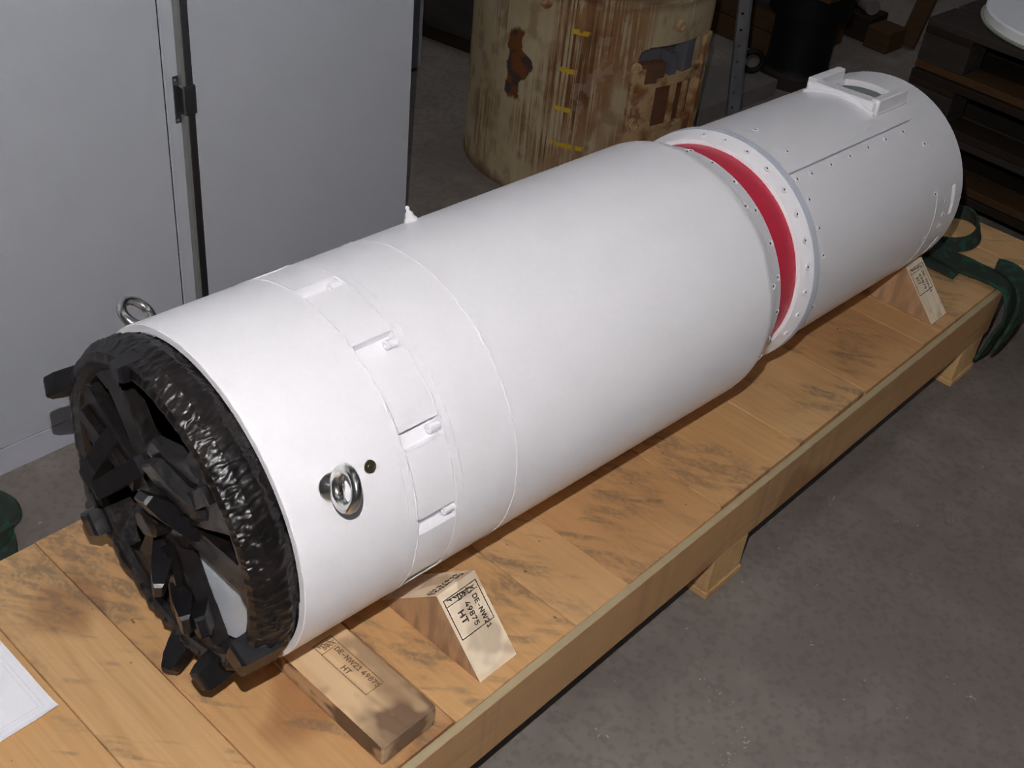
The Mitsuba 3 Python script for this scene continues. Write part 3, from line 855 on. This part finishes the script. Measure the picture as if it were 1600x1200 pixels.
ex_ = np.array([CY, SY, 0]); ey_ = np.array([-SY, CY, 0])
add(strap + '__band', ribbon(PW((1.985, -0.10, z + .02), (1.99, -0.19, z + .030), (2.00, -0.27, z + .018), (2.005, -0.35, z + .018), (1.998, -0.394, z + .014), (1.988, -0.414, z - .030), (1.982, -0.412, z - .090), (1.978, -0.402, z - .140), (1.975, -0.396, z - .175)),
                             np.array([ex_] * 9), 0.072, 0.008, 10, 0.008, 3), 'green_webbing', 35)
add(strap + '__band', ribbon(PW((1.93, -0.13, z + .012), (1.955, -0.19, z + .016), (1.962, -0.24, z + .012), (1.965, -0.275, z + .008)), ex_, 0.06, 0.007, 10, 0.006, 5), 'green_webbing', 35)
add(strap + '__band', ribbon(PW((2.050, -0.33, z + .030), (2.030, -0.395, z + .030), (2.004, -0.430, z + .006), (1.998, -0.436, z - .060), (1.992, -0.428, z - .110), (1.988, -0.420, z - .150)), np.array([ex_] * 6), 0.056, 0.008, 10, 0.008, 9), 'green_webbing', 35)
add(strap + '__loop', ribbon(PW((2.02, -0.17, z + .028), (2.06, -0.215, z + .026), (2.12, -0.235, z + .025), (2.19, -0.215, z + .032), (2.225, -0.165, z + .034), (2.20, -0.12, z + .028), (2.14, -0.09, z + .02)),
                             np.array([[0, 0, 1.]] * 7) + 0.5 * ey_, 0.036, 0.006, 10, 0.003, 8), 'green_webbing', 35)
st2 = thing('lifting_strap', 'green strap end lying on the floor at the left edge beside the pallet', 'strap')
add(st2 + '__band', ribbon(np.array([(-0.34, 0.69, 0.012), (-0.20, 0.715, 0.02), (-0.10, 0.70, 0.035), (-0.055, 0.65, 0.034), (-0.07, 0.60, 0.015), (-0.12, 0.57, 0.010), (-0.28, 0.56, 0.01)]), np.array([[0.55, 0.6, 0.6]] * 7), 0.06, 0.008, 10, 0.008, 2), 'green_webbing', 35)
add(st2 + '__band', ribbon(np.array([(-0.36, 0.66, 0.01), (-0.2, 0.68, 0.012), (-0.085, 0.655, 0.010), (-0.09, 0.585, 0.007), (-0.25, 0.53, 0.008)]), np.array([[0.7, 0.7, 0.1]] * 5), 0.05, 0.007, 10, 0.004, 6), 'green_webbing', 35)

# ------------------------------------------------------------------ cabinet
CYAW = 0.039
cab = thing('electrical_cabinet', 'pale grey steel cabinet with a locking rod standing behind the tube', 'cabinet')
CM = frame((0, 0.77737, 0), (math.cos(CYAW), math.sin(CYAW), 0), (-math.sin(CYAW), math.cos(CYAW), 0))


def cadd2(part, m, mat, smooth=30, **kw):
    return add(cab + '__' + part, xf(tm(m) if isinstance(m, Manifold) else m, CM), mat, smooth, **kw)


HT = 1.9
cadd2('body', box(-0.80, 1.0555, 0.021, 0.44, 0.0645, HT, 0.003), 'cabinet_paint')
cadd2('plinth', box(-0.80, 1.054, 0.003, 0.44, 0.0, 0.0615, 0.001), 'cabinet_plinth')
cadd2('door', box(-0.80, 0.4355, 0.0, 0.0205, 0.0655, HT - .01, 0.002), 'cabinet_paint')
cadd2('door', box(0.4385, 1.0565, 0.0, 0.0205, 0.0655, HT - .01, 0.002), 'cabinet_paint')
cadd2('door_seal', box(0.4345, 0.4395, 0.004, 0.0208, 0.066, HT - .01), 'dark_gap')
cadd2('locking_rod', box(0.4735, 0.4885, -0.016, -0.0005, 0.09, HT - .04, 0.001), 'bracket_metal')  # front face of the rod, its darker shade put into the metal
cadd2('locking_rod__pale_side', box(0.4655, 0.4732, -0.0155, -0.0005, 0.09, HT - .04, 0.001), 'rod_metal')  # left face of the same rod, its lighter shade put into a paler strip
br = box(0.4535, 0.4925, -0.0030, -0.0003, 0.637, 0.731, 0.001) + box(0.464, 0.492, -0.0195, -0.0003, 0.655, 0.713, 0.002)
cadd2('locking_rod__bracket', br, 'bracket_metal')
sc_ = Manifold.sphere(0.0032, 12).scale([1, 0.8, 1])
for x in (0.4578, 0.4890):
    for zz in (0.644, 0.724):
        cadd2('locking_rod__screw', sc_.translate([x, -0.0035, zz]), 'zinc', True)

# grey box behind the cabinet
gb = thing('grey_box', 'grey steel box seen in the gap right of the pale cabinet', 'box')
add(gb + '__body', box(1.62, 2.0, 1.87, 2.3, 0.012, 0.56, 0.003), 'panel_grey')
add(gb + '__lid', box(1.617, 2.003, 1.867, 2.303, 0.5605, 0.60, 0.003), 'panel_grey')
for x in (1.65, 1.95):
    add(gb + '__foot', box(x, x + 0.03, 1.9, 1.93, 0.0, 0.0118), 'dark_gap')

# ------------------------------------------------------------------ rusty shield casing
cas = thing('steel_casing', 'rusty cream painted steel shield casing standing upright behind the tube', 'casing')
KM = frame((CASX, CASY, 0), (1, 0, 0), (0, 1, 0))


def lathe_z(prof, seg=160):
    return lathe_x(prof, seg).rotate([0, -90, 0])


def aband(r0, r1, a0, a1, z0, z1, step=2.0):
    """Ring segment about z; angles in degrees from +x."""
    n = max(2, int(abs(a1 - a0) / step))
    A = np.radians(np.linspace(a0, a1, n + 1))
    Pq = [(r0, z0), (r1, z0), (r1, z1), (r0, z1)]
    V = np.array([[r * math.cos(a), r * math.sin(a), z_] for a in A for r, z_ in Pq])
    F = []
    for i in range(n):
        for k_ in range(4):
            l = (k_ + 1) % 4
            p_, q_, s_, t_ = i * 4 + k_, i * 4 + l, (i + 1) * 4 + l, (i + 1) * 4 + k_
            F += [[p_, q_, s_], [p_, s_, t_]]
    F += [[0, 2, 1], [0, 3, 2], [4 * n, 4 * n + 1, 4 * n + 2], [4 * n, 4 * n + 2, 4 * n + 3]]
    t = trimesh.Trimesh(V, F, process=False)
    if t.volume < 0:
        t.invert()
    return t


def kadd(part, m, mat, smooth=30, **kw):
    return add(cas + '__' + part, xf(tm(m) if isinstance(m, Manifold) else m, KM), mat, smooth, **kw)


body = lathe_z([(0, 0.33), (0, CASR), (0.594, CASR), (0.5955, CASR - 0.003), (0.599, CASR - 0.003), (0.6005, CASR), (0.90, CASR), (0.90, 0.33)], 160)
body = body - mf(aband(0.30, 0.38, -115, -77, 0.40, 0.458)) - mf(aband(0.30, 0.38, -114.5, -77, 0.45, 0.467)) - mf(aband(0.30, 0.38, -113.2, -77, 0.46, 0.474)) - mf(aband(0.30, 0.38, -110.5, -77, 0.47, 0.479)) - mf(aband(0.30, 0.38, -88.2, -87.0, 0.40, 0.62))
body = body - mf(aband(0.30, 0.38, -118, -64, 0.10, 0.405))
kadd('body', body, 'rusty_paint', 20)
kadd('inner_tube', lathe_z([(0.03, 0.18), (0.03, 0.30), (0.88, 0.30), (0.88, 0.18)], 64), 'grey_steel')
# recessed hatch with plates
kadd('hatch__frame', aband(0.318, 0.352, -118, -111, 0.06, 0.420), 'mud_paint', 25)
kadd('hatch__frame', aband(0.318, 0.357, -72, -64, 0.06, 0.470), 'mud_paint', 25)
kadd('hatch__frame', aband(0.318, 0.350, -111, -72, 0.06, 0.235), 'mud_paint', 25)
kadd('hatch__plate', aband(0.322, 0.348, -114, -100, 0.375, 0.432), 'rust_dark', 25)
kadd('hatch__plate', aband(0.318, 0.350, -104, -72, 0.362, 0.388), 'mud_paint', 25)
kadd('hatch__plate', aband(0.318, 0.350, -111, -104, 0.235, 0.375), 'mud_paint', 25)
kadd('hatch__pocket', aband(0.305, 0.330, -104, -72, 0.235, 0.362), 'rust_dark', 25)
kadd('hatch__rib', aband(0.325, 0.344, -91.5, -89.5, 0.236, 0.361), 'mud_paint', 25)
kadd('hatch__rib', aband(0.325, 0.344, -81.5, -79.5, 0.236, 0.361), 'mud_paint', 25)
kadd('hatch__bracket', aband(0.305, 0.345, -96.5, -92.5, 0.389, 0.45), 'grey_steel', 25)
kadd('hatch__bracket', aband(0.305, 0.345, -86.5, -80.5, 0.389, 0.478), 'grey_steel', 25)
kadd('hatch__lip', aband(0.352, 0.362, -118, -116.5, 0.06, 0.425), 'mud_paint', 25)
bolt_ = lathe_x([(0, 0.0001), (0, 0.017), (0.005, 0.017), (0.008, 0.013), (0.008, 0.009), (0.003, 0.008), (0.003, 0.0001)], 20)
for a, zz in ((-116.2, 0.424), (-114.5, 0.338), (-112.8, 0.258), (-111.5, 0.17), (-160, 0.575), (-95, 0.53)):
    ar = math.radians(a)
    nn = np.array([math.cos(ar), math.sin(ar), 0])
    kadd('bolt', xf(tm(bolt_), frame(nn * (0.351 if zz < .45 else 0.3455) + np.array([0, 0, zz]), nn, (-nn[1], nn[0], 0))), 'mud_paint')

# ------------------------------------------------------------------ slotted steel upright
upr = thing('steel_upright', 'slim slightly leaning galvanised perforated steel upright right of the rusty casing', 'upright')
UX, UY = 2.437, 0.853
udir = np.array([CR[0], CR[1], 0]); udir /= np.linalg.norm(udir)
uf = np.array([udir[1], -udir[0], 0])
if np.dot(uf, CAM - np.array([UX, UY, 0])) < 0:
    uf = -uf
uz = np.array([0, 0, 1]) - 0.10 * udir; uz /= np.linalg.norm(uz)       # it leans a little
UM = frame((UX, UY, 0.004), np.cross(-uf, uz), -uf, uz)
web_ = box(-0.0165, 0.0165, 0, 0.003, 0.0045, 1.6)
for zz in np.arange(0.10, 1.55, 0.05):
    web_ = web_ - Manifold.cylinder(0.02, 0.0042, 0.0042, 14).rotate([90, 0, 0]).translate([-0.004, 0.01, float(zz)])
add(upr + '__web', xf(tm(web_), UM), 'galvanised', 25)
for s in (-1, 1):
    add(upr + '__flange', xf(tm(box(min(s * .0166, s * .0196), max(s * .0166, s * .0196), -0.010, 0.016, 0.0045, 1.6, 0.0006)), UM), 'galvanised', 25)
add(upr + '__foot_plate', xf(tm(box(-0.035, 0.035, -0.03, 0.03, 0, 0.004)), UM), 'galvanised', 25)

# ------------------------------------------------------------------ things further back
pump = thing('black_pump', 'black cylindrical pump with a rusty foot standing on the floor behind the tube', 'pump')
QM = frame((3.12, 1.09, 0), (1, 0, 0), (0, 1, 0))
add(pump + '__body', xf(tm(lathe_z([(0.061, 0.0001), (0.061, 0.118), (0.075, 0.112), (0.26, 0.112), (0.262, 0.0001)], 48)), QM), 'black_steel')
add(pump + '__foot', xf(tm(lathe_z([(0, 0.0001), (0, 0.122), (0.045, 0.122), (0.06, 0.110), (0.06, 0.0001)], 48)), QM), 'rust_base')
add(pump + '__flange', xf(tm(lathe_z([(0.2625, 0.0001), (0.2625, 0.145), (0.36, 0.145), (0.36, 0.0001)], 48)), QM), 'black_steel')
add(pump + '__top_plate', xf(tm(box(-0.16, 0.16, -0.16, 0.16, 0.361, 0.40, 0.003)), QM), 'orange_wood')

sl = thing('concrete_slab', 'low grey slab lying on the floor beside the black pump', 'slab')
slp = [(2.50, 1.034), (2.945, 1.044), (2.945, 1.15), (2.66, 1.42), (2.40, 1.40)]
sp_ = CrossSection([slp if Polygon(slp).exterior.is_ccw else slp[::-1]])
add(sl + '__body', Manifold.extrude(sp_, 0.058), 'slab_grey', 25)
wh = thing('steel_ring', 'dark steel ring standing on the grey slab left of the black pump', 'ring')
ringm = tube_along(np.stack([0.035 * np.cos(th), 0 * th, 0.035 * np.sin(th)], 1), 0.010, 10, closed=True)
add(wh + '__body', xf(ringm, frame((2.90, 1.135, 0.104), udir, (0, 0, 1)) @ frame((0, 0, 0), (1, 0, 0), (0, 0, 1))), 'black_steel', True)
ob = thing('wooden_crate', 'orange brown wooden crate on the floor between the casing and the black pump', 'crate')
for i in range(2):
    add(ob + '__board', box(3.22, 3.244, 1.20, 1.75, 0.002 + 0.088 * i, 0.086 + 0.088 * i, 0.002), 'orange_wood')
add(ob + '__board', box(3.2445, 3.6, 1.20, 1.224, 0.002, 0.174, 0.002), 'orange_wood')
add(ob + '__board', box(3.2445, 3.6, 1.726, 1.75, 0.002, 0.174, 0.002), 'orange_wood')
add(ob + '__lid', box(3.21, 3.61, 1.19, 1.76, 0.1745, 0.192, 0.002), 'old_wood_grey')
lp = thing('low_platform', 'low dark platform on the floor left of the rusty casing', 'platform')
LM = frame((2.2, 1.95, 0), (0.19, -0.98, 0), (0.98, 0.19, 0), (0, 0, 1))
LM[:3, :2] /= np.linalg.norm(LM[:3, 0])
if np.linalg.det(LM[:3, :3]) < 0:
    LM[:3, 0] *= -1
add(lp + '__deck', xf(tm(box(-0.35, 0.6, 0, 0.40, 0.062, 0.082, 0.002)), LM), 'old_wood_grey')
for y in (0.03, 0.30):
    add(lp + '__skid', xf(tm(box(-0.33, 0.58, y, y + 0.07, 0.0, 0.0615, 0.002)), LM), 'old_wood')
bx = thing('wooden_block', 'squared wooden block on the floor behind the black pump, in front of the pallet stack', 'block')
add(bx + '__body', box(3.66, 3.78, 1.035, 1.14, 0.001, 0.085, 0.003), 'orange_wood')
bx = thing('wooden_block', 'long dark wooden block lying behind the black pump under the leaning grey pipe', 'block')
add(bx + '__body', box(3.69, 3.82, 1.15, 1.5, 0.001, 0.10, 0.003), 'old_wood')
gbx = thing('metal_bucket', 'small pale grey bucket on the floor behind the black pump', 'bucket')
add(gbx + '__body', xf(tm(lathe_z([(0, 0.0001), (0, 0.055), (0.10, 0.065), (0.10, 0.061), (0.008, 0.051), (0.008, 0.0001)], 32)), frame((3.60, 1.33, 0), (1, 0, 0), (0, 1, 0))), 'panel_grey')
gp = thing('grey_pipe', 'grey pipe lying across the wooden blocks at the top of the photo', 'pipe')
add(gp + '__body', tube_along([(3.72, 1.17, 0.132), (4.0, 1.62, 0.132)], 0.03, 20), 'slab_grey', 40)
bd = thing('wooden_board', 'pale wooden board leaning on the squared wooden block', 'board')
add(bd + '__body', xf(tm(box(-0.012, 0.012, -0.035, 0.035, 0, 0.26, 0.002)), frame((3.80, 1.03, 0.008), (0.94, 0, -0.342), (0, 1, 0), (0.342, 0, 0.94))), 'orange_wood')

# dark pallet stack, right
PIT = 0.1455
sx0, sy1, sy0 = 2.55, 0.385, -0.815
blk_ply = mikit.ply(tm(box(0, 0.10, 0, 0.145, 0, 0.078, 0.002)), 'old_wood_grey', smooth=30)
blk_ply2 = mikit.ply(tm(box(0, 0.10, 0, 0.145, 0, 0.078, 0.002)), 'old_wood', smooth=30)
run_ply = [mikit.ply(tm(box(0, 0.10, 0, 1.2, 0, 0.022, 0.002)), m_, smooth=30) for m_ in ('old_wood', 'old_wood_grey', 'orange_wood')]
deck_ply = [mikit.ply(tm(box(0, 0.145, 0, 1.2, 0, 0.022, 0.002)), m_, smooth=30) for m_ in ('old_wood', 'old_wood_grey')]
cross_ply = mikit.ply(tm(box(0, 0.8, 0, 0.145, 0, 0.020, 0.002)), 'old_wood', smooth=30)
STK = ['lowest', 'second lowest', 'third from the floor', 'fourth from the floor']
for i in range(4):
    z0 = 0.001 + PIT * i
    k = thing('dark_pallet', 'dark old wooden pallet, %s of the stack behind the white tube' % STK[i], 'pallet', None)
    dx = [0.0, 0.004, 0.0, 0.01][i]
    for bxx in (0.0, 0.35, 0.70):
        add(k + '__runner', run_ply[(0, 2, 0, 2)[i]], None, to_world=T().translate([sx0 + bxx + dx, sy0, z0]))
        for byy in (0, 0.5275, 1.055):
            add(k + '__block', blk_ply if (i + byy) % 1 < 0.6 else blk_ply2, None, to_world=T().translate([sx0 + bxx + dx, sy0 + byy, z0 + 0.0222]))
    for byy in (0, 0.5275, 1.055):
        add(k + '__crosspiece', cross_ply, None, to_world=T().translate([sx0 + dx, sy0 + byy, z0 + 0.1004]))
    for bxx in (0.0, 0.16375, 0.3275, 0.49125, 0.655):
        add(k + '__deck_board', deck_ply[1 if i in (1, 3) else 0], None, to_world=T().translate([sx0 + bxx + dx, sy0, z0 + 0.1206]))
lid = thing('white_lid', 'round white lid with a pale green rim lying on the stack of dark pallets', 'lid')
LZ = 0.001 + PIT * 4 + 0.0002
add(lid + '__plate', xf(tm(lathe_z([(0.006, 0.0001), (0.006, 0.268), (0.010, 0.270), (0.030, 0.270), (0.034, 0.266), (0.034, 0.0001)], 96)), frame((2.842, 0.068, LZ), (1, 0, 0), (0, 1, 0))), 'lid_white', 30)
add(lid + '__rim', xf(tm(lathe_z([(0, 0.20), (0, 0.276), (0.0055, 0.2775), (0.0055, 0.20)], 96)), frame((2.842, 0.068, LZ), (1, 0, 0), (0, 1, 0))), 'lid_edge', 30)
